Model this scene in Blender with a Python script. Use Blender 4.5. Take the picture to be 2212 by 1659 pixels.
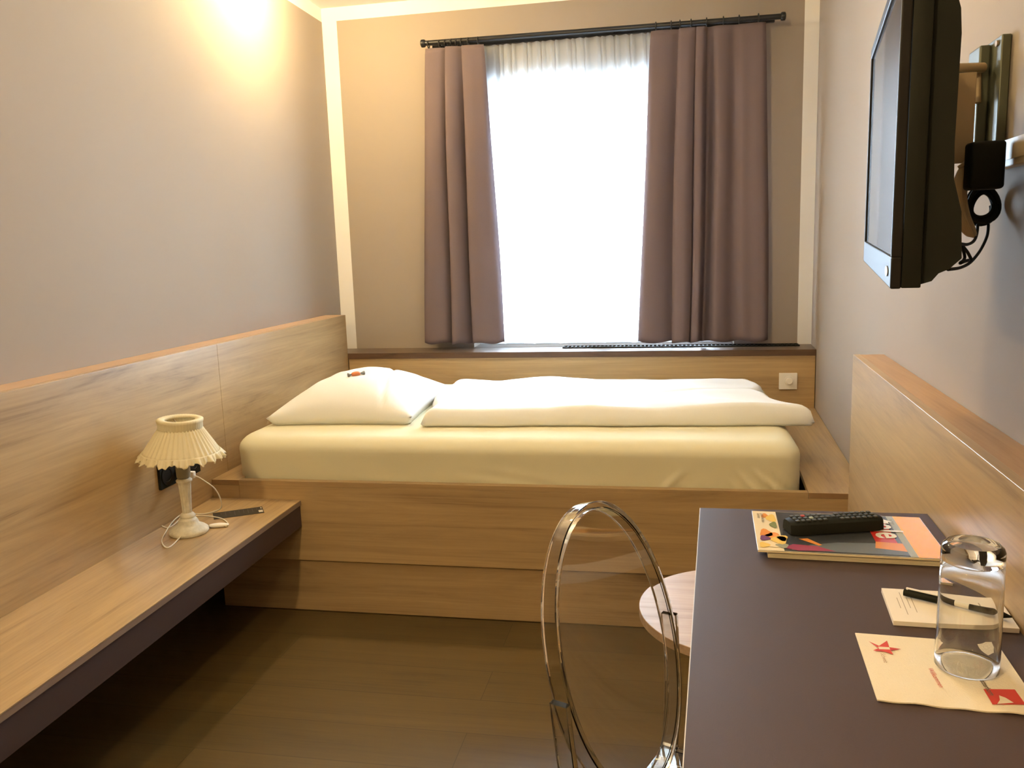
import bpy, bmesh, math, random
from mathutils import Vector, Matrix
random.seed(7)
PI = math.pi
scn = bpy.context.scene
for o in list(bpy.data.objects): bpy.data.objects.remove(o)

# ------------------------------------------------------------------ camera
F_PX = 1797.58
CAM = Vector((0, 0, 1.2822))
c_r = Vector((0.98177, 0.18688, -0.03257)); c_u = Vector((0.00142, 0.16461, 0.98636)); c_f = Vector((-0.18969, 0.96842, -0.16158))
c_f.normalize(); c_r = (c_r - c_f*c_r.dot(c_f)).normalized(); c_u = c_r.cross(c_f)
cd = bpy.data.cameras.new('camera'); cam = bpy.data.objects.new('camera', cd); scn.collection.objects.link(cam)
cd.sensor_width = 36; cd.lens = F_PX/2212*36; cd.clip_start = .05
cam.matrix_world = Matrix(((c_r.x, c_u.x, -c_f.x, 0), (c_r.y, c_u.y, -c_f.y, 0), (c_r.z, c_u.z, -c_f.z, CAM.z), (0, 0, 0, 1)))
scn.camera = cam
# ------------------------------------------------------------------ world, light, exposure
SKY = 37.0; LAMP = 60.0; LAMP2 = 430.0; LAMP3 = 225.0
w = bpy.data.worlds.new('daylight'); scn.world = w; w.use_nodes = True
bg = w.node_tree.nodes['Background']; bg.inputs[0].default_value = (.70, .84, 1, 1); bg.inputs[1].default_value = SKY
vs = scn.view_settings
vs.view_transform = 'Standard'; vs.look = 'None'; vs.exposure = 1.05; vs.gamma = 1; vs.use_curve_mapping = False
scn.cycles.max_bounces = 14; scn.cycles.transmission_bounces = 12; scn.cycles.transparent_max_bounces = 24
scn.cycles.diffuse_bounces = 6; scn.cycles.sample_clamp_indirect = 8

# ------------------------------------------------------------------ measured room (metres)
D = 4.2561; YB = 2.6523; YS = 4.0415
SL = math.tan(-0.0115); SR = math.tan(0.0437)
def XL(y, off=0): return -1.6559 + SL*(y-D) + off        # room face of the left panel
def XR(y, off=0): return .6665 + SR*(y-D) + off          # right wall
WLO = -.1092                                             # left wall behind its panel
ZB = .4914; ZSH = .4241; ZAP = .3264; ZST = .1997; ZSILL = .7689; ZD = .7666; ZC = 2.52
RT = .0835
def ray(x, y): return c_f + c_r*((x-1106)/F_PX) - c_u*((y-829.5)/F_PX)
def atZ(x, y, z): d = ray(x, y); return CAM + d*((z-CAM.z)/d.z)      # point of a level surface
def atY(x, y, Y): d = ray(x, y); return CAM + d*(Y/d.y)
def atT(x, y, t): return CAM + ray(x, y)*t

# ------------------------------------------------------------------ helpers
def link(o): scn.collection.objects.link(o); return o
def lin(c): return tuple(((v/255)/12.92 if v/255 <= .04045 else (((v/255)+.055)/1.055)**2.4) for v in c)
def thing(name, label, cat, loc, group=None):
    o = bpy.data.objects.new(name, None); link(o); o.location = loc; o.empty_display_size = .05
    o['label'] = label; o['category'] = cat
    if group: o['group'] = group
    return o
def wloc(o):
    v = Vector(o.location)
    while o.parent: o = o.parent; v += Vector(o.location)
    return v
def obj(name, bm, mats, parent=None, smooth=False, autos=None, label=None):
    me = bpy.data.meshes.new(name)
    if parent is not None: off = wloc(parent)
    else:
        xs = [v.co for v in bm.verts]
        off = Vector(((min(v.x for v in xs)+max(v.x for v in xs))/2, (min(v.y for v in xs)+max(v.y for v in xs))/2, min(v.z for v in xs)))
    bmesh.ops.translate(bm, verts=bm.verts, vec=-off)
    bm.normal_update(); bm.to_mesh(me); bm.free()
    if not isinstance(mats, (list, tuple)): mats = [mats]
    for m in mats: me.materials.append(m)
    if smooth:
        for p in me.polygons: p.use_smooth = True
        if autos is not None: me.set_sharp_from_angle(angle=math.radians(autos))
    o = bpy.data.objects.new(name, me); link(o)
    if parent is not None: o.parent = parent
    else: o.location = off
    if label: o['label'] = label
    return o
def tag(o, label, cat, group=None):
    o['label'] = label; o['category'] = cat
    if group: o['group'] = group
    return o
def struct(name, bm, m): o = obj(name, bm, m); o['kind'] = 'structure'; return o
def B(): return bmesh.new()
def hexa(bm, p, mi=0, bev=0, seg=2):
    """p: 8 points, bottom loop 0-3, top loop 4-7"""
    vs_ = [bm.verts.new(q) for q in p]
    fs = [bm.faces.new([vs_[i] for i in f]) for f in ((3,2,1,0),(4,5,6,7),(0,1,5,4),(1,2,6,5),(2,3,7,6),(3,0,4,7))]
    for f in fs: f.material_index = mi
    if bev:
        es = list({e for f in fs for e in f.edges})
        bmesh.ops.bevel(bm, geom=es, offset=bev, segments=seg, affect='EDGES', profile=.5)
    return fs
def box(bm, a, b, mi=0, bev=0, seg=2, M=None):
    (x0,y0,z0),(x1,y1,z1) = a, b
    p = [Vector(q) for q in ((x0,y0,z0),(x1,y0,z0),(x1,y1,z0),(x0,y1,z0),(x0,y0,z1),(x1,y0,z1),(x1,y1,z1),(x0,y1,z1))]
    if M is not None: p = [M @ q for q in p]
    return hexa(bm, p, mi, bev, seg)
def slab(bm, xa, xb, y0, y1, z0, z1, mi=0, bev=0):
    """box between two slanted lines x=xa(y), x=xb(y)"""
    p = [(xa(y0),y0),(xb(y0),y0),(xb(y1),y1),(xa(y1),y1)]
    return hexa(bm, [Vector((x,y,z0)) for x,y in p]+[Vector((x,y,z1)) for x,y in p], mi, bev)
def lathe(bm, prof, c, n=48, mi=0, M=None, rad=None, cap=True):
    c = Vector(c); rings = []
    for r, z in prof:
        ring = []
        for i in range(n):
            a = 2*PI*i/n; rr = r if rad is None else rad(r, z, a)
            q = Vector((rr*math.cos(a), rr*math.sin(a), z))
            if M is not None: q = M @ q
            ring.append(bm.verts.new(c+q))
        rings.append(ring)
    for a, b in zip(rings, rings[1:]):
        for i in range(n):
            f = bm.faces.new((a[i], a[(i+1)%n], b[(i+1)%n], b[i])); f.material_index = mi
    if cap:
        f = bm.faces.new(list(reversed(rings[0]))); f.material_index = mi
        f = bm.faces.new(rings[-1]); f.material_index = mi
    return rings
def smoothpath(pts, k=8, closed=False):
    pts = [Vector(p) for p in pts]; n = len(pts); out = []
    rng = range(n) if closed else range(n-1)
    for i in rng:
        g = (lambda j: pts[j % n]) if closed else (lambda j: pts[max(0, min(n-1, j))])
        p0, p1, p2, p3 = g(i-1), g(i), g(i+1), g(i+2)
        for s in range(k):
            t = s/k
            out.append(.5*((2*p1)+(-p0+p2)*t+(2*p0-5*p1+4*p2-p3)*t*t+(-p0+3*p1-3*p2+p3)*t**3))
    if not closed: out.append(pts[-1])
    return out
def tube(bm, pts, r, n=8, mi=0, closed=False, cap=True):
    up = Vector((0,0,1)); rings = []; N = len(pts); prev = None
    for i, p in enumerate(pts):
        a = pts[(i-1) % N] if closed or i > 0 else p
        b = pts[(i+1) % N] if closed or i < N-1 else p
        t = (b-a).normalized()
        if prev is None:
            s = t.cross(up)
            if s.length < .1: s = t.cross(Vector((1,0,0)))
        else: s = prev - t*prev.dot(t)
        s.normalize(); prev = s; u = s.cross(t)
        rr = r(i/(N-1)) if callable(r) else r
        rings.append([bm.verts.new(p+s*(rr*math.cos(2*PI*j/n))+u*(rr*math.sin(2*PI*j/n))) for j in range(n)])
    prs = list(zip(rings, rings[1:]+([rings[0]] if closed else [])))
    for a, b in prs[:N if closed else N-1]:
        for j in range(n):
            f = bm.faces.new((a[j], a[(j+1)%n], b[(j+1)%n], b[j])); f.material_index = mi
    if cap and not closed:
        bm.faces.new(rings[0]).material_index = mi; bm.faces.new(list(reversed(rings[-1]))).material_index = mi
    bmesh.ops.recalc_face_normals(bm, faces=bm.faces)
def grid(bm, nu, nv, fn, mi=0):
    g = [[bm.verts.new(fn(i/nu, j/nv)) for i in range(nu+1)] for j in range(nv+1)]
    for j in range(nv):
        for i in range(nu):
            f = bm.faces.new((g[j][i], g[j][i+1], g[j+1][i+1], g[j+1][i])); f.material_index = mi
    return g
def poly(bm, pts, mi=0):
    f = bm.faces.new([bm.verts.new(p) for p in pts]); f.material_index = mi
    return f
def text(bm, s, size, M, mi=0, bold=0.0):
    cu = bpy.data.curves.new('t', 'FONT'); cu.body = s; cu.size = size; cu.offset = bold; cu.resolution_u = 3
    to = bpy.data.objects.new('t', cu); link(to)
    bpy.context.view_layer.update()
    me = to.evaluated_get(bpy.context.evaluated_depsgraph_get()).to_mesh()
    vs_ = [bm.verts.new(M @ v.co) for v in me.vertices]
    for p in me.polygons:
        try: bm.faces.new([vs_[i] for i in p.vertices]).material_index = mi
        except ValueError: pass
    bpy.data.objects.remove(to); bpy.data.curves.remove(cu)
def frameM(o, ex, ey):
    ex = Vector(ex).normalized(); ez = ex.cross(Vector(ey)).normalized(); ey = ez.cross(ex)
    return Matrix(((ex.x, ey.x, ez.x, o[0]), (ex.y, ey.y, ez.y, o[1]), (ex.z, ey.z, ez.z, o[2]), (0,0,0,1)))
def vnoise(x, y, s=0):
    def h(i, j): return (math.sin(i*127.1+j*311.7+s*74.7)*43758.5453) % 1
    i, j = math.floor(x), math.floor(y); u, v = x-i, y-j; u = u*u*(3-2*u); v = v*v*(3-2*v)
    return (h(i,j)*(1-u)+h(i+1,j)*u)*(1-v)+(h(i,j+1)*(1-u)+h(i+1,j+1)*u)*v - .5

# ------------------------------------------------------------------ materials
class NT:
    def __init__(s, name):
        s.m = bpy.data.materials.new(name); s.m.use_nodes = True; s.t = s.m.node_tree; s.n = s.t.nodes
        s.b = s.n['Principled BSDF']; s.out = s.n['Material Output']
    def new(s, typ, **kw):
        q = s.n.new(typ)
        for k, v in kw.items():
            if k.startswith('i_'): q.inputs[int(k[2:]) if k[2:].isdigit() else k[2:].replace('_', ' ')].default_value = v
            else: setattr(q, k, v)
        return q
    def l(s, a, b): s.t.links.new(a, b)
def rgba(c): return (c[0], c[1], c[2], 1)
def plain(name, col, rough=.6, metal=0, spec=.5, bump=0, bscale=200, var=0.0, vscale=3, sheen=0, coat=0):
    k = NT(name); k.b.inputs['Roughness'].default_value = rough; k.b.inputs['Metallic'].default_value = metal
    k.b.inputs['Specular IOR Level'].default_value = spec; k.b.inputs['Coat Weight'].default_value = coat
    if sheen: k.b.inputs['Sheen Weight'].default_value = sheen
    tc = k.new('ShaderNodeTexCoord')
    nz = k.new('ShaderNodeTexNoise'); nz.inputs['Scale'].default_value = vscale; nz.inputs['Detail'].default_value = 4
    k.l(tc.outputs['Object'], nz.inputs['Vector'])
    mx = k.new('ShaderNodeMix', data_type='RGBA')
    mx.inputs[6].default_value = rgba([c*(1-var) for c in col]); mx.inputs[7].default_value = rgba([min(1, c*(1+var)) for c in col])
    k.l(nz.outputs[0], mx.inputs[0]); k.l(mx.outputs[2], k.b.inputs['Base Color'])
    if bump:
        n2 = k.new('ShaderNodeTexNoise'); n2.inputs['Scale'].default_value = bscale; n2.inputs['Detail'].default_value = 3
        k.l(tc.outputs['Object'], n2.inputs['Vector'])
        bp = k.new('ShaderNodeBump'); bp.inputs['Strength'].default_value = bump; bp.inputs['Distance'].default_value = .002
        k.l(n2.outputs[0], bp.inputs['Height']); k.l(bp.outputs[0], k.b.inputs['Normal'])
    return k.m
def wood(name, light, dark, axis=0, rough=.42, scale=1.0, seed=0, planks=None, contrast=1.0, spec=.4):
    """grain runs along `axis`"""
    k = NT(name); k.b.inputs['Roughness'].default_value = rough; k.b.inputs['Specular IOR Level'].default_value = spec
    tc = k.new('ShaderNodeTexCoord'); mp = k.new('ShaderNodeMapping')
    sc = [9.0*scale]*3; sc[axis] = .75*scale
    mp.inputs['Scale'].default_value = sc; mp.inputs['Location'].default_value = (seed*3.1, seed*1.7, seed*2.3)
    k.l(tc.outputs['Object'], mp.inputs['Vector'])
    vec = mp.outputs[0]
    if planks:
        # planks: (length, width) boards along axis 0, each board with its own offset and tone
        br = k.new('ShaderNodeTexBrick'); br.offset = .37; br.inputs['Scale'].default_value = 1
        br.inputs['Brick Width'].default_value = planks[0]; br.inputs['Row Height'].default_value = planks[1]
        br.inputs['Mortar Size'].default_value = .0012; br.inputs['Mortar Smooth'].default_value = .3; br.inputs['Bias'].default_value = 0
        br.inputs['Color1'].default_value = (0,0,0,1); br.inputs['Color2'].default_value = (1,1,1,1); br.inputs['Mortar'].default_value = (.5,.5,.5,1)
        k.l(tc.outputs['Object'], br.inputs['Vector'])
        ad = k.new('ShaderNodeVectorMath', operation='MULTIPLY_ADD'); ad.inputs[1].default_value = (7, 13, 5)
        k.l(br.outputs['Color'], ad.inputs[0]); k.l(mp.outputs[0], ad.inputs[2]); vec = ad.outputs[0]
    n1 = k.new('ShaderNodeTexNoise'); n1.inputs['Scale'].default_value = 1.5; n1.inputs['Detail'].default_value = 8; n1.inputs['Roughness'].default_value = .68; n1.inputs['Distortion'].default_value = 1.0
    k.l(vec, n1.inputs['Vector'])
    m2 = k.new('ShaderNodeMapping'); s2 = [16]*3; s2[axis] = 1.6; m2.inputs['Scale'].default_value = s2; k.l(vec, m2.inputs['Vector'])
    n2 = k.new('ShaderNodeTexNoise'); n2.inputs['Scale'].default_value = 1; n2.inputs['Detail'].default_value = 3; k.l(m2.outputs[0], n2.inputs['Vector'])
    ma = k.new('ShaderNodeMath', operation='MULTIPLY_ADD'); ma.inputs[1].default_value = .34; k.l(n2.outputs[0], ma.inputs[0]); k.l(n1.outputs[0], ma.inputs[2])
    cr = k.new('ShaderNodeValToRGB'); e = cr.color_ramp.elements
    mid = [(a+b)/2 for a, b in zip(light, dark)]
    d2 = [l*(1-contrast)+dd*contrast for l, dd in zip(light, dark)]
    e[0].position = .40; e[0].color = rgba(d2); e[1].position = .84; e[1].color = rgba(light)
    q = e.new(.60); q.color = rgba([l*.62+dd*.38 for l, dd in zip(light, d2)])
    k.l(ma.outputs[0], cr.inputs[0]); col = cr.outputs[0]
    if planks:
        hs = k.new('ShaderNodeMix', data_type='RGBA', blend_type='MULTIPLY'); hs.inputs[0].default_value = 1
        r2 = k.new('ShaderNodeValToRGB'); r2.color_ramp.elements[0].color = (.88,.88,.88,1); r2.color_ramp.elements[1].color = (1.08,1.07,1.05,1)
        k.l(br.outputs['Color'], r2.inputs[0]); k.l(col, hs.inputs[6]); k.l(r2.outputs[0], hs.inputs[7])
        mm = k.new('ShaderNodeMix', data_type='RGBA'); mm.inputs[7].default_value = rgba([c*.75 for c in dark])
        k.l(br.outputs['Fac'], mm.inputs[0]); k.l(hs.outputs[2], mm.inputs[6]); col = mm.outputs[2]
    k.l(col, k.b.inputs['Base Color'])
    bp = k.new('ShaderNodeBump'); bp.inputs['Strength'].default_value = .12; bp.inputs['Distance'].default_value = .001
    k.l(ma.outputs[0], bp.inputs['Height']); k.l(bp.outputs[0], k.b.inputs['Normal'])
    return k.m
def wallmat(name, paint, white, edges):
    """taupe paint that stops short of the corners; edges: list of (axis, threshold, sign, slope) in world metres"""
    k = NT(name); k.b.inputs['Roughness'].default_value = .75; k.b.inputs['Specular IOR Level'].default_value = .2
    g = k.new('ShaderNodeNewGeometry'); sp = k.new('ShaderNodeSeparateXYZ'); k.l(g.outputs['Position'], sp.inputs[0])
    acc = None
    for ax, th, sg in edges:
        m = k.new('ShaderNodeMath', operation='GREATER_THAN' if sg > 0 else 'LESS_THAN'); k.l(sp.outputs[ax], m.inputs[0]); m.inputs[1].default_value = th
        if acc is None: acc = m.outputs[0]
        else:
            a = k.new('ShaderNodeMath', operation='MAXIMUM'); k.l(acc, a.inputs[0]); k.l(m.outputs[0], a.inputs[1]); acc = a.outputs[0]
    nz = k.new('ShaderNodeTexNoise'); nz.inputs['Scale'].default_value = 160; nz.inputs['Detail'].default_value = 2; k.l(g.outputs['Position'], nz.inputs['Vector'])
    mx = k.new('ShaderNodeMix', data_type='RGBA'); mx.inputs[6].default_value = rgba(paint); mx.inputs[7].default_value = rgba(white)
    if acc is not None: k.l(acc, mx.inputs[0])
    else: mx.inputs[0].default_value = 0
    k.l(mx.outputs[2], k.b.inputs['Base Color'])
    bp = k.new('ShaderNodeBump'); bp.inputs['Strength'].default_value = .12; bp.inputs['Distance'].default_value = .001
    k.l(nz.outputs[0], bp.inputs['Height']); k.l(bp.outputs[0], k.b.inputs['Normal'])
    return k.m
def emit(name, col, s):
    k = NT(name); k.b.inputs['Base Color'].default_value = rgba(col)
    k.b.inputs['Emission Color'].default_value = rgba(col); k.b.inputs['Emission Strength'].default_value = s
    return k.m
def clear(name, tint=(.93,.94,.93), ior=1.49, rough=0.0):
    k = NT(name); b = k.b
    b.inputs['Base Color'].default_value = rgba(tint); b.inputs['Transmission Weight'].default_value = 1
    b.inputs['Roughness'].default_value = rough; b.inputs['IOR'].default_value = ior
    return k.m
def thinclear(name, tint=(.93,.93,.92), refl=1.0):
    k = NT(name)
    tr = k.new('ShaderNodeBsdfTransparent'); tr.inputs[0].default_value = rgba(tint)
    gl = k.new('ShaderNodeBsdfGlossy'); gl.inputs['Roughness'].default_value = .02
    fr = k.new('ShaderNodeFresnel'); fr.inputs['IOR'].default_value = 1.45
    mt = k.new('ShaderNodeMath', operation='MULTIPLY'); mt.inputs[1].default_value = refl
    mx = k.new('ShaderNodeMixShader')
    k.l(fr.outputs[0], mt.inputs[0]); k.l(mt.outputs[0], mx.inputs[0]); k.l(tr.outputs[0], mx.inputs[1]); k.l(gl.outputs[0], mx.inputs[2]); k.l(mx.outputs[0], k.out.inputs[0])
    return k.m
def cloth(name, col, transl=0.0, transp=0.0, weave=900, bump=.25):
    k = NT(name)
    tc = k.new('ShaderNodeTexCoord'); nz = k.new('ShaderNodeTexNoise'); nz.inputs['Scale'].default_value = weave; nz.inputs['Detail'].default_value = 2
    k.l(tc.outputs['Object'], nz.inputs['Vector'])
    mx = k.new('ShaderNodeMix', data_type='RGBA'); mx.inputs[6].default_value = rgba([c*.88 for c in col]); mx.inputs[7].default_value = rgba([min(1, c*1.1) for c in col])
    k.l(nz.outputs[0], mx.inputs[0])
    bp = k.new('ShaderNodeBump'); bp.inputs['Strength'].default_value = bump; bp.inputs['Distance'].default_value = .0006; k.l(nz.outputs[0], bp.inputs['Height'])
    df = k.new('ShaderNodeBsdfDiffuse'); k.l(mx.outputs[2], df.inputs[0]); k.l(bp.outputs[0], df.inputs['Normal'])
    sh = df.outputs[0]
    if transl:
        tl = k.new('ShaderNodeBsdfTranslucent'); k.l(mx.outputs[2], tl.inputs[0])
        ms = k.new('ShaderNodeMixShader'); ms.inputs[0].default_value = transl; k.l(sh, ms.inputs[1]); k.l(tl.outputs[0], ms.inputs[2]); sh = ms.outputs[0]
    if transp:
        tp = k.new('ShaderNodeBsdfTransparent')
        ms = k.new('ShaderNodeMixShader'); ms.inputs[0].default_value = transp; k.l(sh, ms.inputs[1]); k.l(tp.outputs[0], ms.inputs[2]); sh = ms.outputs[0]
    k.l(sh, k.out.inputs[0])
    return k.m

PAINT = (.325, .274, .228); WHITE = (.80, .78, .74)
OAK_L = (.45, .315, .158); OAK_D = (.20, .125, .062)
M_far = wallmat('taupe_wall_paint', PAINT, WHITE, [('Z', 2.454, 1), ('X', XL(D, WLO)+.080, -1), ('X', XR(D)-.066, 1)])
M_side = wallmat('taupe_side_wall_paint', PAINT, WHITE, [('Z', 2.454, 1)])
M_ceil = plain('ceiling_paint', (.80, .78, .73), .8, spec=.2, bump=.1)
M_oakY = wood('oak_laminate_lengthwise', OAK_L, OAK_D, 1, seed=1, rough=.34, spec=.55)
M_oakX = wood('oak_laminate_crosswise', OAK_L, OAK_D, 0, seed=4)
M_oakZ = wood('oak_laminate_upright', OAK_L, OAK_D, 0, seed=8)
M_edge = plain('oak_edge_band', (.47, .31, .19), .5, var=.15, vscale=12)
M_floor = wood('floor_planks', (.098, .064, .021), (.052, .034, .012), 0, rough=.42, seed=2, planks=(1.9, .165), scale=.8)
M_sill = wood('dark_sill_wood', (.14, .095, .062), (.06, .037, .022), 0, rough=.33, scale=1.6)
M_sedge = wood('dark_sill_edge', (.10, .055, .03), (.04, .018, .01), 0, rough=.5, scale=3)
M_purple = plain('aubergine_laminate', (.062, .041, .038), .55, bump=.1, bscale=600, spec=.2)
M_white = plain('white_plastic', (.78, .76, .71), .4)
M_whitefr = plain('white_frame_lacquer', (.80, .80, .80), .35)
M_black = plain('black_plastic', (.009, .010, .007), .6, spec=.14)
M_blackm = plain('black_rod_metal', (.016, .015, .015), .35, metal=.3)
M_curt = cloth('mauve_curtain_fabric', (.165, .126, .130), weave=700, transl=.12)
M_sheer = cloth('white_sheer_voile', (.84, .89, .96), transl=.72, transp=.30, weave=1200, bump=.1)
M_sheet = cloth('cream_jersey_sheet', (.68, .645, .475), weave=1500, bump=.1)
M_linen = cloth('white_bed_linen', (.76, .77, .76), weave=1200, bump=.12)
M_glass = clear('clear_drinking_glass', (.97, .98, .97), 1.5)
M_poly = clear('clear_polycarbonate', (.84, .82, .77), 1.49)
M_thin = thinclear('clear_sheet_polycarbonate', (.93, .915, .89))
M_pane = thinclear('window_pane', (.97, .98, .98))
M_screen = plain('dark_glossy_screen', (.010, .011, .010), .22, spec=.6, coat=.4)
M_gloss = plain('gloss_black_bezel', (.012, .011, .010), .42, spec=.12)

# ------------------------------------------------------------------ structure
Y0 = -1.6
bm = B(); slab(bm, lambda y: XL(y, WLO)-.3, lambda y: XR(y)+.3, Y0-.3, D+.3, -.1, 0); struct('floor', bm, M_floor)
bm = B(); slab(bm, lambda y: XL(y, WLO)-.3, lambda y: XR(y)+.3, Y0-.3, D+.3, ZC, ZC+.1); struct('ceiling', bm, M_ceil)
bm = B(); slab(bm, lambda y: XL(y, WLO)-.2, lambda y: XL(y, WLO), Y0-.2, D+.25, 0, ZC); struct('wall_left', bm, M_side)
bm = B(); slab(bm, lambda y: XR(y), lambda y: XR(y)+.2, Y0-.2, D+.25, 0, ZC); struct('wall_right', bm, M_side)
bm = B(); box(bm, (XL(Y0)-.3, Y0-.2, 0), (XR(Y0)+.3, Y0, ZC)); struct('wall_back', bm, M_side)
WX0, WX1, WZ0, WZ1, WD = -1.03, .30, ZSILL, 2.110, .26
bm = B(); xa, xb = XL(D, WLO), XR(D)
for a, b in (((xa, D, 0), (WX0, D+WD, ZC)), ((WX1, D, 0), (xb, D+WD, ZC)), ((WX0, D, 0), (WX1, D+WD, WZ0)), ((WX0, D, WZ1), (WX1, D+WD, ZC))): box(bm, a, b)
bmesh.ops.remove_doubles(bm, verts=bm.verts, dist=1e-5)
struct('wall_far', bm, M_far)
# window: frame, two casements, panes
win = bpy.data.objects.new('window_1', None); link(win); win.location = ((WX0+WX1)/2, D+.16, WZ0); win['kind'] = 'structure'
bm = B(); f = .055; ya, yb = D+.13, D+.20
for a, b in (((WX0, ya, WZ0), (WX0+f, yb, WZ1)), ((WX1-f, ya, WZ0), (WX1, yb, WZ1)), ((WX0+f, ya, WZ0), (WX1-f, yb, WZ0+f)), ((WX0+f, ya, WZ1-f), (WX1-f, yb, WZ1))): box(bm, a, b, bev=.004)
obj('frame', bm, M_whitefr, win)
xm = (WX0+WX1)/2
for a0, a1 in ((WX0+f, xm), (xm, WX1-f)):
    bm = B(); s = .05; z0, z1 = WZ0+f, WZ1-f; y2, y3 = D+.115, D+.175
    for a, b in (((a0, y2, z0), (a0+s, y3, z1)), ((a1-s, y2, z0), (a1, y3, z1)), ((a0+s, y2, z0), (a1-s, y3, z0+s)), ((a0+s, y2, z1-s), (a1-s, y3, z1))): box(bm, a, b, bev=.004)
    sh = obj('casement', bm, M_whitefr, win)
    bm = B(); box(bm, (a0+s-.005, D+.142, z0+s-.005), (a1-s+.005, D+.148, z1-s+.005)); obj('pane', bm, M_pane, sh)

# daylight through the window: portal so the sky is sampled well
ld = bpy.data.lights.new('window_daylight', 'AREA'); ld.shape = 'RECTANGLE'; ld.size = WX1-WX0; ld.size_y = WZ1-WZ0; ld.cycles.is_portal = True
lo = bpy.data.objects.new('window_daylight', ld); link(lo); lo.location = (xm, D+WD+.02, (WZ0+WZ1)/2); lo.rotation_euler = (-PI/2, 0, 0)

# ------------------------------------------------------------------ lamps of the room
WARM = (1, .73, .36)
def ceiling_lamp(x, y, r, strength, label, drop=.06):
    t = thing('ceiling_lamp', label, 'lamp', (x, y, ZC-drop-r))
    bm = B(); lathe(bm, [(r*.75, ZC-.022), (r*.8, ZC-.012), (r*.8, ZC)], (x, y, 0), 40); obj('ceiling_plate', bm, M_whitefr, t, True, 40)
    bm = B(); lathe(bm, [(.012, ZC-drop-.01), (.012, ZC-.02)], (x, y, 0), 16); obj('stem', bm, M_whitefr, t, True, 40)
    bm = B(); n = 16
    lathe(bm, [(max(.0005, r*math.sin(PI*i/n)), ZC-drop-r-r*math.cos(PI*i/n)+.0) for i in range(n+1)], (x, y, 0), 32)
    obj('globe', bm, emit('lit_opal_globe', WARM, strength), t, True)
ceiling_lamp(-.2, 2.05, .075, LAMP, 'opal globe ceiling lamp over the middle of the room')
ceiling_lamp(-1.50, 3.40, .04, LAMP2, 'small opal globe ceiling lamp close to the left wall', .03)
ceiling_lamp(-.95, -.50, .075, LAMP3, 'opal globe ceiling lamp at the near end of the room')

# ------------------------------------------------------------------ left: wall panel and shelf
t = thing('wall_panel', 'long oak laminate panel along the left wall, rising beside the pillow', 'wall panel', (XL(1.2), 1.2, 0))
YP = 4.0447; ys = 2.7718; ZP = .9696
for y0, y1, sd in ((-1.2, ys-.0006, 0), (ys+.0006, YP, 0)):
    bm = B(); slab(bm, lambda y: XL(y)-.019, lambda y: XL(y), y0, y1, ZAP if y1 < ys else .28, ZP-.0005, bev=.0008); obj('board', bm, M_oakY, t)
bm = B(); slab(bm, lambda y: XL(y, WLO)+.001, lambda y: XL(y)-.0195, -1.2, YP, ZP-.022, ZP); obj('top_cap', bm, M_edge, t)
bm = B(); slab(bm, lambda y: XL(y, WLO)+.001, lambda y: XL(y)-.0195, YP-.019, YP, .002, ZP-.0225); obj('end_cap', bm, M_edge, t)
WS = .3414
t = thing('wall_shelf', 'low oak shelf with dark aubergine fascia under the left panel', 'shelf', (XL(1.2, .17), 1.2, ZAP))
bm = B(); slab(bm, lambda y: XL(y)+.0005, lambda y: XL(y, WS), -1.2, YB-.001, ZSH-.004, ZSH, bev=.0008); obj('shelf_top', bm, M_oakY, t)
bm = B(); slab(bm, lambda y: XL(y)+.0005, lambda y: XL(y, WS)-.0004, -1.2, YB-.001, ZSH-.019, ZSH-.0042); obj('shelf_edge', bm, plain('taupe_edge_band', (.23, .165, .125), .5), t)
bm = B(); slab(bm, lambda y: XL(y)+.0005, lambda y: XL(y, WS)-.004, -1.2, YB-.002, ZAP, ZSH-.0192); obj('fascia', bm, M_purple, t)

# ------------------------------------------------------------------ bed
t = thing('bed', 'built-in oak laminate bed frame with wide ledges at both ends', 'bed', (-.5, 3.3, 0))
bx0, bx1 = XL(YB)+.001, XR(YB)-.002
bm = B(); box(bm, (bx0, YB, ZST), (bx1, YB+.028, ZB-.0185), bev=.0008); box(bm, (-1.5305-.0005, YB, ZB-.0184), (.4189-.0005, YB+.028, ZB), bev=.0008); obj('front_board', bm, M_oakX, t)
bm = B(); box(bm, (bx0, YB+.014, .004), (bx1, YB+.034, ZST-.001)); obj('plinth', bm, wood('oak_plinth', OAK_L, OAK_D, 0, seed=6), t)
bm = B(); slab(bm, lambda y: XL(y)+.001, lambda y: -1.5305+(y-YB)*-.06, YB, YS, ZB-.018, ZB, bev=.0008); obj('head_ledge', bm, M_oakY, t)
bm = B(); slab(bm, lambda y: .4189+(y-YB)*.045, lambda y: XR(y)-.002, YB, YS, ZB-.018, ZB, bev=.0008); obj('foot_ledge', bm, M_oakY, t)
M_end = plain('oak_end_band', (.26, .155, .07), .5, var=.2, vscale=30)
for a_, b_ in ((bx0, -1.5305), (.4189, bx1-.001)):
    bm = B(); box(bm, (a_, YB-.0006, ZB-.0175), (b_, YB+.0004, ZB-.0006)); obj('ledge_end', bm, M_end, t)
bm = B(); box(bm, (-1.5312, YB-.0005, ZSH+.001), (-1.5300, YB+.0004, ZB-.018)); obj('joint', bm, M_end, t)
bm = B(); box(bm, (XL(YS)+.002, YS+.006, .28), (XR(YS)-.003, YS+.024, .7400)); obj('back_board', bm, M_oakX, t)
bm = B(); box(bm, (bx0+.01, YB+.04, .24), (XR(YB)-.01, YS+.004, .275)); obj('slatted_base', bm, M_black, t)
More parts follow.
